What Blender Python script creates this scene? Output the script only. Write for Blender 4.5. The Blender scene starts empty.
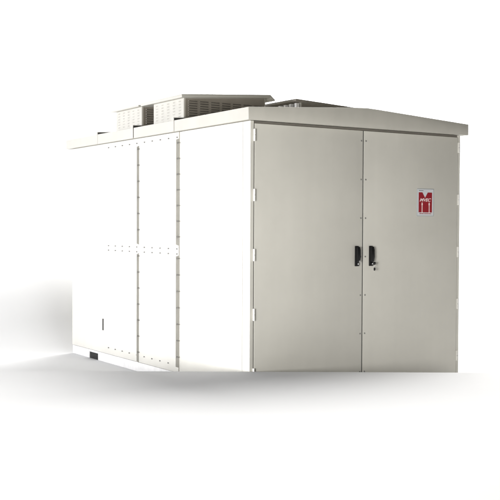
import bpy, bmesh, math, random
from mathutils import Vector, Matrix
random.seed(4)
scene = bpy.context.scene
COL = scene.collection
R = math.radians

# ------------------------------------------------------------------ dimensions (metres)
W, L, H = 2.429, 3.887, 2.40      # front width, side length, underside of the roof edge
OV, FH, RISE = 0.055, 0.106, 0.074  # roof overhang, edge height, rise of the ridge
ZP = 0.101                        # plinth height
XM = W / 2
CAM = Vector((-4.4919, -7.0388, 1.5164))
YAW, PITCH, ROLL, FPX = 0.5681, -0.0251, 0.0042, 987.68

# ------------------------------------------------------------------ materials
def mat(name, col, rough=0.5, metal=0.0, var=0.04, scale=3.0, bump=0.0, bscale=200.0, spec=0.5, streak=0.0):
    m = bpy.data.materials.new(name); m.use_nodes = True
    nt = m.node_tree; N = nt.nodes; K = nt.links
    b = N['Principled BSDF']
    b.inputs['Roughness'].default_value = rough
    b.inputs['Metallic'].default_value = metal
    b.inputs['Specular IOR Level'].default_value = spec
    tc = N.new('ShaderNodeTexCoord')
    nz = N.new('ShaderNodeTexNoise'); nz.inputs['Scale'].default_value = scale
    nz.inputs['Detail'].default_value = 5; nz.inputs['Roughness'].default_value = 0.6
    K.new(tc.outputs['Object'], nz.inputs['Vector'])
    mr = N.new('ShaderNodeMapRange')
    mr.inputs['From Min'].default_value = 0.3; mr.inputs['From Max'].default_value = 0.7
    mr.inputs['To Min'].default_value = 1 - var; mr.inputs['To Max'].default_value = 1 + var
    K.new(nz.outputs['Fac'], mr.inputs['Value'])
    fac = mr.outputs['Result']
    if streak:
        mp = N.new('ShaderNodeMapping'); mp.inputs['Scale'].default_value = (14, 14, 0.7)
        K.new(tc.outputs['Object'], mp.inputs['Vector'])
        n2 = N.new('ShaderNodeTexNoise'); n2.inputs['Scale'].default_value = 1.0; n2.inputs['Detail'].default_value = 6
        K.new(mp.outputs['Vector'], n2.inputs['Vector'])
        m2 = N.new('ShaderNodeMapRange')
        m2.inputs['From Min'].default_value = 0.35; m2.inputs['From Max'].default_value = 0.75
        m2.inputs['To Min'].default_value = 1.0; m2.inputs['To Max'].default_value = 1 - streak
        K.new(n2.outputs['Fac'], m2.inputs['Value'])
        mu = N.new('ShaderNodeMath'); mu.operation = 'MULTIPLY'
        K.new(fac, mu.inputs[0]); K.new(m2.outputs['Result'], mu.inputs[1]); fac = mu.outputs['Value']
    vm = N.new('ShaderNodeVectorMath'); vm.operation = 'SCALE'
    vm.inputs[0].default_value = col[:3]
    K.new(fac, vm.inputs['Scale'])
    K.new(vm.outputs['Vector'], b.inputs['Base Color'])
    r2 = N.new('ShaderNodeMapRange')
    r2.inputs['From Min'].default_value = 0.3; r2.inputs['From Max'].default_value = 0.7
    r2.inputs['To Min'].default_value = max(0, rough - 0.06); r2.inputs['To Max'].default_value = min(1, rough + 0.06)
    K.new(nz.outputs['Fac'], r2.inputs['Value']); K.new(r2.outputs['Result'], b.inputs['Roughness'])
    if bump:
        nb = N.new('ShaderNodeTexNoise'); nb.inputs['Scale'].default_value = bscale; nb.inputs['Detail'].default_value = 2
        K.new(tc.outputs['Object'], nb.inputs['Vector'])
        n3 = N.new('ShaderNodeTexNoise'); n3.inputs['Scale'].default_value = 1.6; n3.inputs['Detail'].default_value = 1
        K.new(tc.outputs['Object'], n3.inputs['Vector'])
        ad = N.new('ShaderNodeMath'); ad.operation = 'MULTIPLY_ADD'; ad.inputs[1].default_value = 30.0
        K.new(n3.outputs['Fac'], ad.inputs[0]); K.new(nb.outputs['Fac'], ad.inputs[2])
        bp = N.new('ShaderNodeBump'); bp.inputs['Strength'].default_value = bump; bp.inputs['Distance'].default_value = 0.0004
        K.new(ad.outputs['Value'], bp.inputs['Height']); K.new(bp.outputs['Normal'], b.inputs['Normal'])
    return m

PAINT = mat('cream_powder_coat', (0.480, 0.463, 0.410), 0.42, var=0.05, scale=1.5, bump=0.4, streak=0.02)
ROOFP = mat('cream_roof_paint', (0.402, 0.385, 0.336), 0.45, var=0.04, scale=4.0, bump=0.25, streak=0.03)
HEADM = mat('shaded_header', (0.13, 0.118, 0.098), 0.6, var=0.05)  # shadow under the roof edge put into the header's colour
BRKM = mat('sunlit_bracket', (0.8, 0.79, 0.76), 0.4)  # paler than the vent paint: sunlight on the brackets put into the colour
SLOTM = mat('pale_slot', (0.30, 0.285, 0.25), 0.6)
CAPD = mat('brown_weathered_cap', (0.21, 0.19, 0.155), 0.55, var=0.12, scale=9)
SEAMP = mat('seam_paint', (0.38, 0.368, 0.335), 0.5, var=0.05, scale=8.0)
VENTG = mat('shaded_grille_metal', (0.20, 0.178, 0.145), 0.5, var=0.08, scale=6.0)  # vent front made darker, with the cap's shade in the colour
VENTP = mat('pale_vent_paint', (0.402, 0.385, 0.336), 0.5, var=0.06, scale=5.0)
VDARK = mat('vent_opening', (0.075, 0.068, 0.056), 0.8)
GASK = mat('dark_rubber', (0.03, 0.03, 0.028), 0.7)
ZINC = mat('zinc_bolt', (0.22, 0.215, 0.20), 0.45, metal=0.6, var=0.1, scale=30)
PALEM = mat('pale_hinge_metal', (0.56, 0.545, 0.50), 0.4, metal=0.1, var=0.05, scale=20)
BLACK = mat('black_plastic', (0.006, 0.006, 0.006), 0.42, var=0.1, scale=20, spec=0.25)
CHROME = mat('lock_chrome', (0.75, 0.75, 0.75), 0.2, metal=1.0, var=0.03)
PLINTH = mat('galvanised_plinth', (0.66, 0.645, 0.615), 0.5, metal=0.0, var=0.08, scale=9, streak=0.12)
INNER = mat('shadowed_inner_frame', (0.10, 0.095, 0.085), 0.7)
SIGNW = mat('sign_white', (0.50, 0.505, 0.505), 0.3, var=0.02)
SIGNG = mat('sign_grey_rim', (0.30, 0.32, 0.325), 0.35, var=0.03)
SIGNR = mat('sign_red', (0.235, 0.004, 0.010), 0.35, var=0.05, scale=25)
SIGNP = mat('sign_pale_lettering', (0.72, 0.58, 0.56), 0.35, var=0.02)
FLOOR = mat('matt_white_paper', (0.76, 0.76, 0.76), 0.95, var=0.01, scale=1.0, spec=0.1)

# ------------------------------------------------------------------ mesh helpers
def box(bm, lo, hi, bev=0.0, mi=0, seg=2):
    lo, hi = Vector(lo), Vector(hi)
    r = bmesh.ops.create_cube(bm, size=1.0)
    vs = r['verts']
    for v in vs:
        v.co = Vector(((v.co.x + .5) * (hi.x - lo.x) + lo.x, (v.co.y + .5) * (hi.y - lo.y) + lo.y, (v.co.z + .5) * (hi.z - lo.z) + lo.z))
    fs = {f for v in vs for f in v.link_faces}
    if bev:
        es = list({e for v in vs for e in v.link_edges})
        out = bmesh.ops.bevel(bm, geom=es, offset=bev, segments=seg, profile=0.5, affect='EDGES')
        fs = {f for f in fs if f.is_valid} | set(out['faces'])
    for f in fs: f.material_index = mi
    return fs

def cyl(bm, a, b, r, n=12, mi=0, r2=None, rot=0.0):
    a, b = Vector(a), Vector(b); d = (b - a)
    q = d.to_track_quat('Z', 'Y').to_matrix().to_4x4()
    M = Matrix.Translation((a + b) / 2) @ q @ Matrix.Rotation(rot, 4, 'Z')
    o = bmesh.ops.create_cone(bm, cap_ends=True, segments=n, radius1=r, radius2=r if r2 is None else r2, depth=d.length, matrix=M)
    for f in {f for v in o['verts'] for f in v.link_faces}: f.material_index = mi

def prism(bm, poly, axis, a, b, mi=0, bev=0.0):
    """extrude a 2-D polygon along axis from a to b (poly in the two other axes, in xyz order)"""
    def P(p, t):
        c = list(p); c.insert(axis, t); return Vector(c)
    v0 = [bm.verts.new(P(p, a)) for p in poly]; v1 = [bm.verts.new(P(p, b)) for p in poly]
    n = len(poly); fs = [bm.faces.new(v0), bm.faces.new(v1[::-1])]
    for i in range(n): fs.append(bm.faces.new((v0[i], v1[i], v1[(i + 1) % n], v0[(i + 1) % n])))
    bmesh.ops.recalc_face_normals(bm, faces=fs)
    if bev:
        es = list({e for f in fs for e in f.edges})
        out = bmesh.ops.bevel(bm, geom=es, offset=bev, segments=2, profile=0.5, affect='EDGES')
        fs = [f for f in fs if f.is_valid] + list(out['faces'])
    for f in fs: f.material_index = mi
    return fs

def build(name, bm, mats, parent=None, smooth=False, loc=None):
    me = bpy.data.meshes.new(name); 
    bmesh.ops.recalc_face_normals(bm, faces=bm.faces[:])
    if loc is not None:
        for v in bm.verts: v.co -= Vector(loc)
    bm.to_mesh(me); bm.free()
    for m in (mats if isinstance(mats, (list, tuple)) else [mats]): me.materials.append(m)
    if smooth:
        for p in me.polygons: p.use_smooth = True
        try: me.set_sharp_from_angle(angle=R(40))
        except Exception: pass
    o = bpy.data.objects.new(name, me); COL.objects.link(o)
    if loc is not None: o.location = loc
    if parent: o.parent = parent
    return o

def copy_to(src, parent, loc, rot=None):
    c = src.copy(); COL.objects.link(c); c.parent = parent; c.location = loc
    if rot: c.rotation_euler = rot
    return c

NB = bmesh.new

# ------------------------------------------------------------------ the cabinet
cab = bpy.data.objects.new('substation_cabinet', None); COL.objects.link(cab)
cab.empty_display_size = 0.2
cab['label'] = 'large cream metal electrical substation cabinet with double doors and roof vents, standing on white'
cab['category'] = 'electrical cabinet'

# plinth with its fork slots
bm = NB()
for x0, x1 in ((0.003, 0.055), (W - 0.055, W - 0.003)):
    for y0, y1 in ((0.003, 0.48), (0.73, 3.155), (3.395, L - 0.003)):
        box(bm, (x0, y0, 0.0), (x1, y1, ZP - 0.002), 0.006)
    for y0, y1 in ((0.48, 0.73), (3.155, 3.395)):
        box(bm, (x0 + 0.001, y0 - 0.004, 0.075), (x1, y1 + 0.004, ZP - 0.002), 0.0)
box(bm, (0.055, 0.003, 0.0), (W - 0.055, 0.05, ZP - 0.002), 0.004)
box(bm, (0.055, L - 0.05, 0.0), (W - 0.055, L - 0.003, ZP - 0.002), 0.004)
plinth = build('plinth', bm, PLINTH, cab)
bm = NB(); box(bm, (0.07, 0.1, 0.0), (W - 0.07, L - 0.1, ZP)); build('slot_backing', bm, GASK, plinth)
bm = NB(); box(bm, (0.012, 3.157, 0.0), (0.054, 3.393, 0.0745)); build('slot_dark_fill', bm, BLACK, plinth)  # black fill standing in for the shade inside the fork slot

# inner frame seen only through the gaps
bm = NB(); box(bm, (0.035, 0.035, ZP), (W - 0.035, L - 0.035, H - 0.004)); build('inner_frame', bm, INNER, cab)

T = 0.03
# corner posts
for x0, x1 in ((0.0, 0.036), (W - 0.030, W)):
    bm = NB()
    if x0 == 0.0:
        prism(bm, [(0, 0), (0.036, 0), (0.036, 0.030), (0.030, 0.030), (0.030, 0.118), (0, 0.118)], 2, ZP, H, bev=0.003)
    else:
        prism(bm, [(W, 0), (W, 0.118), (W - 0.030, 0.118), (W - 0.030, 0.0)], 2, 0.045, H, bev=0.003)
    build('corner_post', bm, PAINT, cab)
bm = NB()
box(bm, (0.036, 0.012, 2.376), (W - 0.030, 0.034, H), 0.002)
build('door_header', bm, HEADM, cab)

# bolt prototypes
bm = NB(); cyl(bm, (0, 0, 0), (-0.007, 0, 0), 0.0052, 6); cyl(bm, (-0.007, 0, 0), (-0.0085, 0, 0), 0.0052, 6, r2=0.004)
cyl(bm, (0.0005, 0, 0), (-0.0018, 0, 0), 0.0072, 14)
BOLT = build('bolt', bm, ZINC)
first = [True]
def bolt(parent, loc, rot=None):
    if first[0]:
        first[0] = False; BOLT.parent = parent; BOLT.location = loc
        if rot: BOLT.rotation_euler = rot
        return BOLT
    return copy_to(BOLT, parent, loc, rot)

# left side: a plain sheet, then bolted sheets in two rows
bm = NB(); box(bm, (0.0, 0.1225, ZP + 0.002), (T, 1.206, H), 0.0025); build('side_panel', bm, PAINT, cab)
ZS = 1.262
rows_y = [1.30 + 0.174 * k for k in range(10)]
panels = {}
for key, (y0, y1, z0, z1) in {'mu': (1.262, 2.117, ZS + .0002, H), 'ml': (1.262, 2.117, ZP + 0.002, ZS - .0002),
                              'fu': (2.119, L, ZS + .0002, H), 'fl': (2.119, L, ZP + 0.002, ZS - .0002)}.items():
    bm = NB(); box(bm, (0.0, y0, z0), (T, y1, z1), 0.0006)
    panels[key] = build('side_panel', bm, PAINT, cab)
bm = NB(); box(bm, (0.006, 1.211, ZP + 0.002), (T, 1.257, H), 0.002); build('joint_strip', bm, PAINT, cab)
# standing seams with their bolts
for key, y, e, z0, z1, zb, st in (('mu', 1.266, 0.029, 1.318, 2.338, 2.296, 0.149), ('ml', 1.266, 0.029, 0.150, 1.226, 1.196, 0.157),
                                  ('fu', 2.123, 0.024, 1.312, 2.325, 2.290, 0.165), ('fl', 2.123, 0.024, 0.098, 1.226, 1.196, 0.165)):
    bm = NB()
    prism(bm, [(0.002, z0), (0.002, z1), (-e, z1 - 0.012), (-e, z0 + 0.012)], 1, y - 0.003, y + 0.003)
    build('standing_seam', bm, SEAMP, panels[key])
    z = zb
    while z > z0 + 0.01:
        bolt(panels[key], (-e * 0.52, y - 0.003, z), (0, 0, R(90))).scale = (2.2, 1, 1)
        z -= st
for k, y in enumerate(rows_y):
    p = 'm' if k < 5 else 'f'
    bolt(panels[p + 'u'], (0.0, y, 2.352))
    bolt(panels[p + 'u'], (0.0, y, 1.287)); bolt(panels[p + 'l'], (0.0, y, 1.238))
    bolt(panels[p + 'l'], (0.0, y, 0.172))
bm = NB(); box(bm, (-0.006, 2.996, 0.350), (0.004, 3.016, 0.478), 0.002); build('latch', bm, BLACK, panels['fl'])

# right side and back
bm = NB(); box(bm, (W - T, 0.1225, ZP + 0.002), (W, 2.0, H), 0.0025); build('side_panel', bm, PAINT, cab)
bm = NB(); box(bm, (W - T, 2.004, ZP + 0.002), (W, L, H), 0.0025); build('side_panel', bm, PAINT, cab)
bm = NB(); box(bm, (T + .002, L - T, ZP + 0.002), (W - T - .002, L - 0.001, H), 0.0025); build('rear_panel', bm, PAINT, cab)

# doors
DZ0, DZ1, DF = 0.045, 2.378, -0.003
doors = []
for x0, x1 in ((0.0425, 1.2125), (1.2225, W - 0.0345)):
    bm = NB(); box(bm, (x0, DF, DZ0), (x1, 0.030, DZ1), 0.0022, seg=3)
    doors.append(build('door', bm, PAINT, cab, smooth=True))
bm = NB(); box(bm, (1.2129, -0.0012, DZ0), (1.2221, 0.02, DZ1)); build('door_seal', bm, GASK, cab)
for x0, x1 in ((0.0364, 0.0421), (W - 0.0341, W - 0.0304)):
    bm = NB(); box(bm, (x0, 0.0025, DZ0), (x1, 0.02, DZ1)); build('door_seal', bm, GASK, cab)
# hinges
bm = NB()
box(bm, (-0.010, -0.009, -0.051), (0.010, 0.004, 0.051), 0.003)
cyl(bm, (-0.004, -0.012, -0.051), (-0.004, -0.012, 0.051), 0.0085, 14)
cyl(bm, (-0.004, -0.012, -0.001), (-0.004, -0.012, 0.001), 0.0092, 14, mi=1)
HINGE = build('hinge', bm, [PALEM, GASK], doors[0], smooth=True)
hz = [2.279, 1.772, 1.264, 0.757, 0.250]
HINGE.location = (0.039, DF, hz[0])
for z in hz[1:]: copy_to(HINGE, doors[0], (0.039, DF, z))
for z in hz: copy_to(HINGE, doors[1], (W - 0.031, DF, z), (0, 0, 0)).scale = (-0.6, 0.8, 1)
# door screws
bm = NB(); cyl(bm, (0, 0.001, 0), (0, -0.0035, 0), 0.0085, 14, r2=0.006)
SCREW = build('screw', bm, ZINC, doors[0], smooth=True)
for i in range(7):
    z = 2.287 - 0.351 * i
    if i == 0: SCREW.location = (1.194, DF, z)
    else: copy_to(SCREW, doors[0], (1.194, DF, z))
    copy_to(SCREW, doors[1], (1.2475, DF, z))

# handles
def handle(door, x, keyed):
    bm = NB()
    zc = 1.240
    prism(bm, [(-0.021, -0.092), (0.021, -0.092), (0.021, 0.080), (0.014, 0.092), (-0.021, 0.092)], 1, 0.0, -0.014, bev=0.003)
    prism(bm, [(-0.017, -0.052), (0.015, -0.052), (0.024, -0.01), (0.022, 0.055), (0.014, 0.085), (-0.017, 0.085)], 1, -0.0135, -0.036, bev=0.005)
    cyl(bm, (0.006, -0.013, -0.072), (0.006, -0.019, -0.072), 0.014, 18)
    cyl(bm, (0.006, -0.018, -0.072), (0.006, -0.0205, -0.072), 0.009, 18, mi=1)
    if not keyed: cyl(bm, (0.008, -0.034, -0.046), (0.008, -0.0385, -0.046), 0.0065, 14, mi=1)
    for v in bm.verts: v.co += Vector((x, DF, zc))
    return build('handle', bm, [BLACK, CHROME], door, smooth=True)
handle(doors[0], 1.146, False)
handle(doors[1], 1.310, True)

# sign on the right door: grey rim, white plate, red block with a notch, two rising arrows, lettering
def sign(door):
    bm = NB()
    x0, x1, z0, z1 = 1.869, 2.082, 1.609, 1.870
    rx0, rx1, rz0, rz1 = 1.889, 2.058, 1.645, 1.835
    y = DF
    box(bm, (x0, y - 0.003, z0), (x1, y + 0.0005, z1), 0.0012, mi=0, seg=1)
    box(bm, (x0 + .006, y - 0.0036, z0 + .006), (x1 - .006, y - 0.0028, z1 - .006), mi=1)
    xm = (rx0 + rx1) / 2 - 0.004
    prism(bm, [(rx0, rz0), (rx1, rz0), (rx1, rz1), (xm + 0.034, rz1), (xm, rz1 - 0.052), (xm - 0.034, rz1), (rx0, rz1)], 1, y - 0.0044, y - 0.0032, mi=2)
    for ax in (rx0 + 0.043, rx1 - 0.036):
        prism(bm, [(ax - .0045, rz0 - .004), (ax + .0045, rz0 - .004), (ax + .0045, rz0 + .070), (ax + .009, rz0 + .070), (ax + .005, rz0 + .094), (ax - .005, rz0 + .094), (ax - .009, rz0 + .070), (ax - .0045, rz0 + .070)], 1, y - 0.0050, y - 0.0040, mi=3)
    # tiny lines of print at the foot and the head
    random.seed(2)
    xx = rx0 + 0.012
    while xx < rx1 - 0.012:
        w = random.uniform(0.008, 0.02); box(bm, (xx, y - 0.0042, z0 + 0.021), (min(xx + w, rx1), y - 0.0032, z0 + 0.0275), mi=2); xx += w + 0.004
    xx = rx0 + 0.002
    while xx < rx0 + 0.055:
        w = random.uniform(0.008, 0.016); box(bm, (xx, y - 0.0042, z1 - 0.021), (xx + w, y - 0.0032, z1 - 0.016), mi=4); xx += w + 0.003
    cu = bpy.data.curves.new('lettering', 'FONT'); cu.body = 'MVEC'; cu.size = 0.050; cu.shear = 0.35; cu.offset = 0.0009; cu.extrude = 0.0004
    cu.align_x = 'CENTER'; cu.space_character = 0.96
    to = bpy.data.objects.new('lettering', cu); COL.objects.link(to)
    bpy.context.view_layer.update()
    me = bpy.data.meshes.new_from_object(to.evaluated_get(bpy.context.evaluated_depsgraph_get()))
    bpy.data.objects.remove(to); bpy.data.curves.remove(cu)
    xs = [v.co.x for v in me.vertices]; wd = max(xs) - min(xs); mid = (max(xs) + min(xs)) / 2
    s = 0.145 / wd
    nf = len(bm.faces)
    me.transform(Matrix.Translation(((rx0 + rx1) / 2, y - 0.0052, rz0 + 0.104)) @ Matrix.Rotation(R(90), 4, 'X') @ Matrix.Diagonal((s, s * 0.78, 1, 1)) @ Matrix.Translation((-mid, 0, 0)))
    bm.from_mesh(me); bm.faces.ensure_lookup_table()
    for f in bm.faces[nf:]: f.material_index = 3
    bpy.data.meshes.remove(me)
    o = build('sign', bm, [SIGNG, SIGNW, SIGNR, SIGNP, GASK], door)
    o['label'] = 'small red and white sign with notched block, arrows and slanted lettering'
sign(doors[1])

# ------------------------------------------------------------------ roof
ZT = H + FH
def roof_z(x): return ZT + RISE * (1 - abs(x - XM) / (XM + OV))
XL, XR, YF, YB = -OV, W + OV, -OV, L + OV
bm = NB()
prism(bm, [(XL + 0.012, H + 0.003), (XR - 0.012, H + 0.003), (XR - 0.012, ZT - 0.004), (XM, ZT + RISE - 0.006), (XL + 0.012, ZT - 0.004)], 1, YF + 0.012, YB - 0.012)
roof = build('roof', bm, ROOFP, cab)
# edge boards: front and back gables, sides in four lengths
for y0, y1 in ((YF, YF + 0.011), (YB - 0.011, YB)):
    bm = NB()
    prism(bm, [(XL, H), (XR, H), (XR, ZT), (XM + 0.12, ZT + RISE * 0.93), (XM, ZT + RISE), (XM - 0.12, ZT + RISE * 0.93), (XL, ZT)], 1, y0, y1, bev=0.0035)
    build('fascia', bm, ROOFP, roof, smooth=True)
cuts = [YF + 0.0112, 1.266, 2.150, 3.038, YB - 0.0112]
gaps = [0.0, 0.010, 0.020, 0.005, 0.0]
for x0, x1 in ((XL, XL + 0.011), (XR - 0.011, XR)):
    for i in range(4):
        bm = NB(); box(bm, (x0, cuts[i], H), (x1, cuts[i + 1] - gaps[i + 1], ZT), 0.002)
        build('fascia', bm, ROOFP, roof)
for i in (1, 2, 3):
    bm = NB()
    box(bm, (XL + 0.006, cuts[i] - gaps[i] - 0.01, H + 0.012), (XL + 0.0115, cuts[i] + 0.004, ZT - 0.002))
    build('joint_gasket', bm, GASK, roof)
# standing ribs across the roof at the joints
for i in (1, 2, 3):
    y = cuts[i]
    for s in (1, -1):
        bm = NB()
        xe = XL if s == 1 else XR
        n = 2
        poly = [(xe, ZT - 0.003), (xe, ZT + 0.028), (XM, ZT + RISE + 0.028), (XM, ZT + RISE - 0.003)]
        prism(bm, poly, 1, y, y + 0.045)
        rib = build('roof_rib', bm, ROOFP, roof)
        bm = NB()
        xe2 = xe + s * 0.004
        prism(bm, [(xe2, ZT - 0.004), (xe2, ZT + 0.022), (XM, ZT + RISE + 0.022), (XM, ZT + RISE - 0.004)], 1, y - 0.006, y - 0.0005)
        build('rib_shade', bm, GASK, rib)  # dark strip painting the shade on the rib's front face

# ------------------------------------------------------------------ roof vents
SL = RISE / (XM + OV)
def louvres(bm, origin, u, n, w, h, cols, rows, gap_u, gap_v, depth):
    """rows of pressed louvre hoods on the face through origin, u along it, n outward; the mouth of each hood (material 1) faces down"""
    o, u, n = Vector(origin), Vector(u), Vector(n); z = Vector((0, 0, 1))
    cw, ch = w / cols, h / rows
    for i in range(cols):
        for j in range(rows):
            a = i * cw + gap_u / 2; b = (i + 1) * cw - gap_u / 2
            lo = j * ch + gap_v / 2; hi = (j + 1) * ch - gap_v / 2
            sk = SL * 1.0
            P = lambda s, t, d: bm.verts.new(o + u * s + z * t + n * d)
            tl, tr = P(a, hi, 0.0006), P(b, hi, 0.0006)
            ml, mr = P(a + .004, lo + (hi - lo) * .35, depth), P(b - .004, lo + (hi - lo) * .35, depth)
            bl, br = P(a, lo, 0.0006), P(b, lo, 0.0006)
            bm.faces.new((tl, tr, mr, ml)).material_index = 0
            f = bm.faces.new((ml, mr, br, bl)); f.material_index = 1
            bm.faces.new((tl, ml, bl)).material_index = 0; bm.faces.new((tr, br, mr)).material_index = 0

def vent(x0, x1, y0, y1, zl, slope, cap, cols_front, rows, side_cols, side_rows, cap_mat=None):
    """x0..x1, y0..y1: the box; zl: height of the cap's underside at x0; slope: of the cap"""
    zc = lambda x: zl + slope * (x - x0)
    bm = NB()
    prism(bm, [(x0, min(roof_z(x0), roof_z(x1)) - 0.02), (x1, min(roof_z(x0), roof_z(x1)) - 0.02), (x1, zc(x1)), (x0, zc(x0))], 1, y0, y1)
    t = build('roof_vent', bm, VENTP, cab)
    # front grille: rows of hoods, shade under the cap put into its brown-grey; side grille: pale with short slots
    zb = max(roof_z(x0), roof_z(x1)) - 0.005
    hh = min(zc(x0), zc(x1)) - 0.012 - zb
    bm = NB()
    prism(bm, [(x0 + .012, roof_z(x0) - .01), (x1 - .012, roof_z(x1) - .01), (x1 - .012, zc(x1) - .004), (x0 + .012, zc(x0) - .004)], 1, y0 - 0.004, y0 + 0.002)
    louvres(bm, (x0 + .03, y0 - 0.004, zb), (1, 0, 0), (0, -1, 0), x1 - x0 - .06, hh, cols_front, rows, 0.026, 0.012, 0.009)
    build('louvre_panel', bm, [VENTG, VDARK], t)
    bm = NB()
    box(bm, (x0 - 0.003, y0 + .006, roof_z(x0) + .004), (x0 + .002, y1 - .006, zc(x0) - .006))
    if side_cols: louvres(bm, (x0 - 0.003, y1 - .02, roof_z(x0) + .01), (0, -1, 0), (-1, 0, 0), y1 - y0 - .04, zc(x0) - .02 - roof_z(x0), side_cols, side_rows, 0.075, 0.016, 0.004)
    build('louvre_panel', bm, [VENTP, SLOTM], t)
    bm = NB()
    cx0, cx1, cy0, cy1, th = cap
    zz = lambda x, d: zc(x) + d
    lip = 0.012
    # a folded sheet: sloping top with turned-down edges
    prism(bm, [(cx0, zz(cx0, 0.001)), (cx1, zz(cx1, 0.001)), (cx1, zz(cx1, th)), (cx0, zz(cx0, th))], 1, cy0, cy1, bev=0.004)
    prism(bm, [(cx1 - 0.006, zz(cx1, -0.004)), (cx1 + 0.05, zz(cx1, -0.026)), (cx1 + 0.05, zz(cx1, -0.014)), (cx1 - 0.006, zz(cx1, th))], 1, cy0, cy1, bev=0.002)
    build('vent_cap', bm, cap_mat or ROOFP, t, smooth=True)
    return t
# front vent on the left slope
vent(0.10, 1.035, 1.345, 1.985, 2.738, 0.066, (0.050, 1.075, 1.300, 2.185, 0.034), 7, 7, 5, 7)
# rear vent on the left slope
vent(0.10, 1.00, 2.252, 2.880, 2.742, 0.066, (0.05, 1.05, 2.235, 2.925, 0.020), 7, 7, 5, 7)
# vent on the right slope: its cap falls to the right
rv = vent(1.40, 2.33, 1.240, 1.88, 2.775, -0.052, (1.315, 2.37, 1.205, 1.93, 0.026), 7, 5, 0, 1, CAPD)
bm = NB(); box(bm, (1.392, 1.250, roof_z(1.40) + 0.03), (1.3965, 1.870, 2.760)); build('recess_dark', bm, VDARK, rv)  # dark sheet standing in for the shaded recess behind the brackets
for k in range(7):
    bm = NB(); yk = 1.250 + 0.098 * k
    box(bm, (1.352, yk, 2.650), (1.3915, yk + 0.034, 2.768), 0.002); box(bm, (1.366, yk + 0.0345, 2.664), (1.3915, yk + 0.0975, 2.712), 0.002)
    build('bracket', bm, BRKM, rv)

# ------------------------------------------------------------------ key bunch in the right handle
bm = NB()
kx = 1.318
cyl(bm, (kx, -0.020, 1.170), (kx + 0.004, -0.040, 1.172), 0.0045, 10, mi=1)
box(bm, (kx - 0.006, -0.052, 1.160), (kx + 0.016, -0.036, 1.187), 0.006, mi=0, seg=3)
for i in range(14):
    a, b = 2 * math.pi * i / 14, 2 * math.pi * (i + 1) / 14
    c = Vector((kx + 0.006, -0.044, 1.148))
    cyl(bm, c + Vector((0.009 * math.cos(a), 0, 0.015 * math.sin(a))), c + Vector((0.009 * math.cos(b), 0, 0.015 * math.sin(b))), 0.0016, 6, mi=1)
box(bm, (kx - 0.004, -0.050, 1.106), (kx + 0.016, -0.040, 1.134), 0.006, mi=0, seg=3)
key = build('key_ring', bm, [BLACK, CHROME], None, smooth=True, loc=(1.318, -0.02, 1.170))
key['label'] = 'black headed key with a small black fob hanging from the right door handle'
key['category'] = 'key'

# ------------------------------------------------------------------ white ground, rising behind; low white platform in front
D = Vector((math.sin(YAW), math.cos(YAW), 0)); RT = Vector((math.cos(YAW), -math.sin(YAW), 0))
def ground_z(y):
    s = y - (L + 0.03); slope = math.tan(R(66)); r = 0.5
    if s <= 0: return 0.0
    return slope * s * s / (2 * r) if s < r else slope * (s - r / 2)
bm = NB()
ys = [-40, -8, -2, 0, 2, 3.8] + [L + 0.03 + 0.02 * i for i in range(0, 27)] + [4.6, 5.5, 6.4, 7.3]
xs = [-45, -10, -3, 0, 3, 6, 12, 50, 90]
g = [[bm.verts.new((x, y, ground_z(y))) for x in xs] for y in sorted(ys)]
for j in range(len(g) - 1):
    for i in range(len(xs) - 1): bm.faces.new((g[j][i], g[j][i + 1], g[j + 1][i + 1], g[j + 1][i]))
o = build('ground', bm, FLOOR, smooth=True); o['kind'] = 'structure'
bm = NB()
PH = 0.277
def smooth(t): t = max(0.0, min(1.0, t)); return t * t * (3 - 2 * t)
def plat_h(a):            
    return 0.003 + (PH - 0.003) * 1.0
across = [-14, -6, -4, -3] + [-2.3 + 1.33 * i / 16 for i in range(17)] + [0, 1, 1.85] + [1.85 + 1.45 * i / 16 for i in range(1, 17)] + [5, 8, 14]
rows_v = []
for b_ in (0.02, 0.6, 1.5, 3, 6, 12, 30):
    rows_v.append([bm.verts.new((RT * a - D * b_) + Vector((0, 0, plat_h(a)))) for a in across])
for j in range(len(rows_v) - 1):
    for i in range(len(across) - 1): bm.faces.new((rows_v[j][i], rows_v[j][i + 1], rows_v[j + 1][i + 1], rows_v[j + 1][i]))
skirt = [bm.verts.new((RT * a - D * 0.02) + Vector((0, 0, -0.05))) for a in across]
top = [bm.verts.new(v.co.copy()) for v in rows_v[0]]
for i in range(len(across) - 1): bm.faces.new((top[i], skirt[i], skirt[i + 1], top[i + 1]))
o = build('platform', bm, FLOOR, smooth=True); o['kind'] = 'structure'

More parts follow.
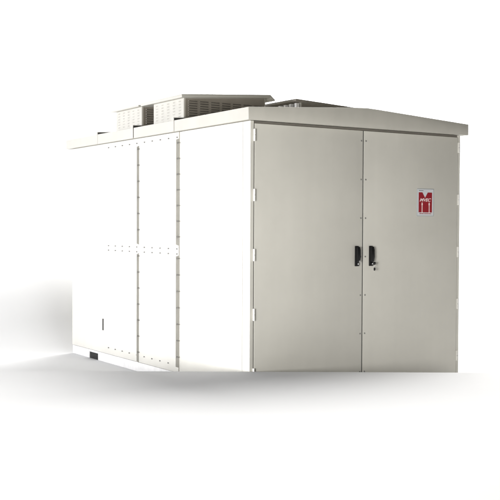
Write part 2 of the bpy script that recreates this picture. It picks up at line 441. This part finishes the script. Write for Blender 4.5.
# ------------------------------------------------------------------ light
wd = bpy.data.worlds.new('World'); scene.world = wd; wd.use_nodes = True
bg = wd.node_tree.nodes['Background']; bg.inputs['Color'].default_value = (1, 1, 1, 1); bg.inputs['Strength'].default_value = 0.02
def lamp(name, kind, energy, pos, target=None, size=1.0, size_y=None, spread=None, angle=None, color=(1, 1, 1)):
    l = bpy.data.lights.new(name, kind); l.energy = energy; l.color = color
    if kind == 'AREA':
        if size_y: l.shape = 'RECTANGLE'; l.size = size; l.size_y = size_y
        else: l.shape = 'DISK'; l.size = size
        if spread: l.spread = R(spread)
    elif kind == 'SPOT': l.shadow_soft_size = size; l.spot_size = R(spread); l.spot_blend = 0.7
    else: l.angle = R(angle)
    o = bpy.data.objects.new(name, l); COL.objects.link(o); o.location = pos
    o.rotation_euler = (Vector(pos) - Vector(target or (0, 0, 0))).to_track_quat('Z', 'Y').to_euler()
    return o
# soft key from above and behind on the right; added lamps out of view brighten the long wall, doors and backdrop
lamp('overhead_light', 'SUN', 4.4, (14, 9.4, 19), angle=34, color=(1, 0.99, 0.97))
lamp('side_fill', 'AREA', 322, (-15.0, 3.2, 1.1), (0.0, 2.4, 1.4), 3.0, 1.4, spread=50, color=(0.965, 0.99, 1.08))
lamp('door_fill', 'AREA', 97, (-5.2, -4.4, 1.3), (1.1, 0.0, 1.25), 2.2, 1.6, spread=70)
lamp('backdrop_fill', 'AREA', 1750, (7.4, 2.6, 6.8), (7.4, 6.4, 4.0), 16.0, 1.6, spread=126)

# ------------------------------------------------------------------ camera and picture settings
cam = bpy.data.cameras.new('camera'); co = bpy.data.objects.new('camera', cam); COL.objects.link(co)
cam.sensor_width = 36; cam.lens = FPX * 36 / 500; cam.clip_end = 500; cam.clip_start = 0.05
fw = Vector((math.sin(YAW) * math.cos(PITCH), math.cos(YAW) * math.cos(PITCH), math.sin(PITCH)))
r = Vector((math.cos(YAW), -math.sin(YAW), 0)); u = r.cross(fw)
r2 = r * math.cos(ROLL) + u * math.sin(ROLL); u2 = u * math.cos(ROLL) - r * math.sin(ROLL)
M = Matrix((r2, u2, -fw)).transposed().to_4x4(); M.translation = CAM
co.matrix_world = M
scene.camera = co
scene.view_settings.view_transform = 'Standard'; scene.view_settings.look = 'None'
scene.view_settings.exposure = 0.0; scene.view_settings.gamma = 1.0
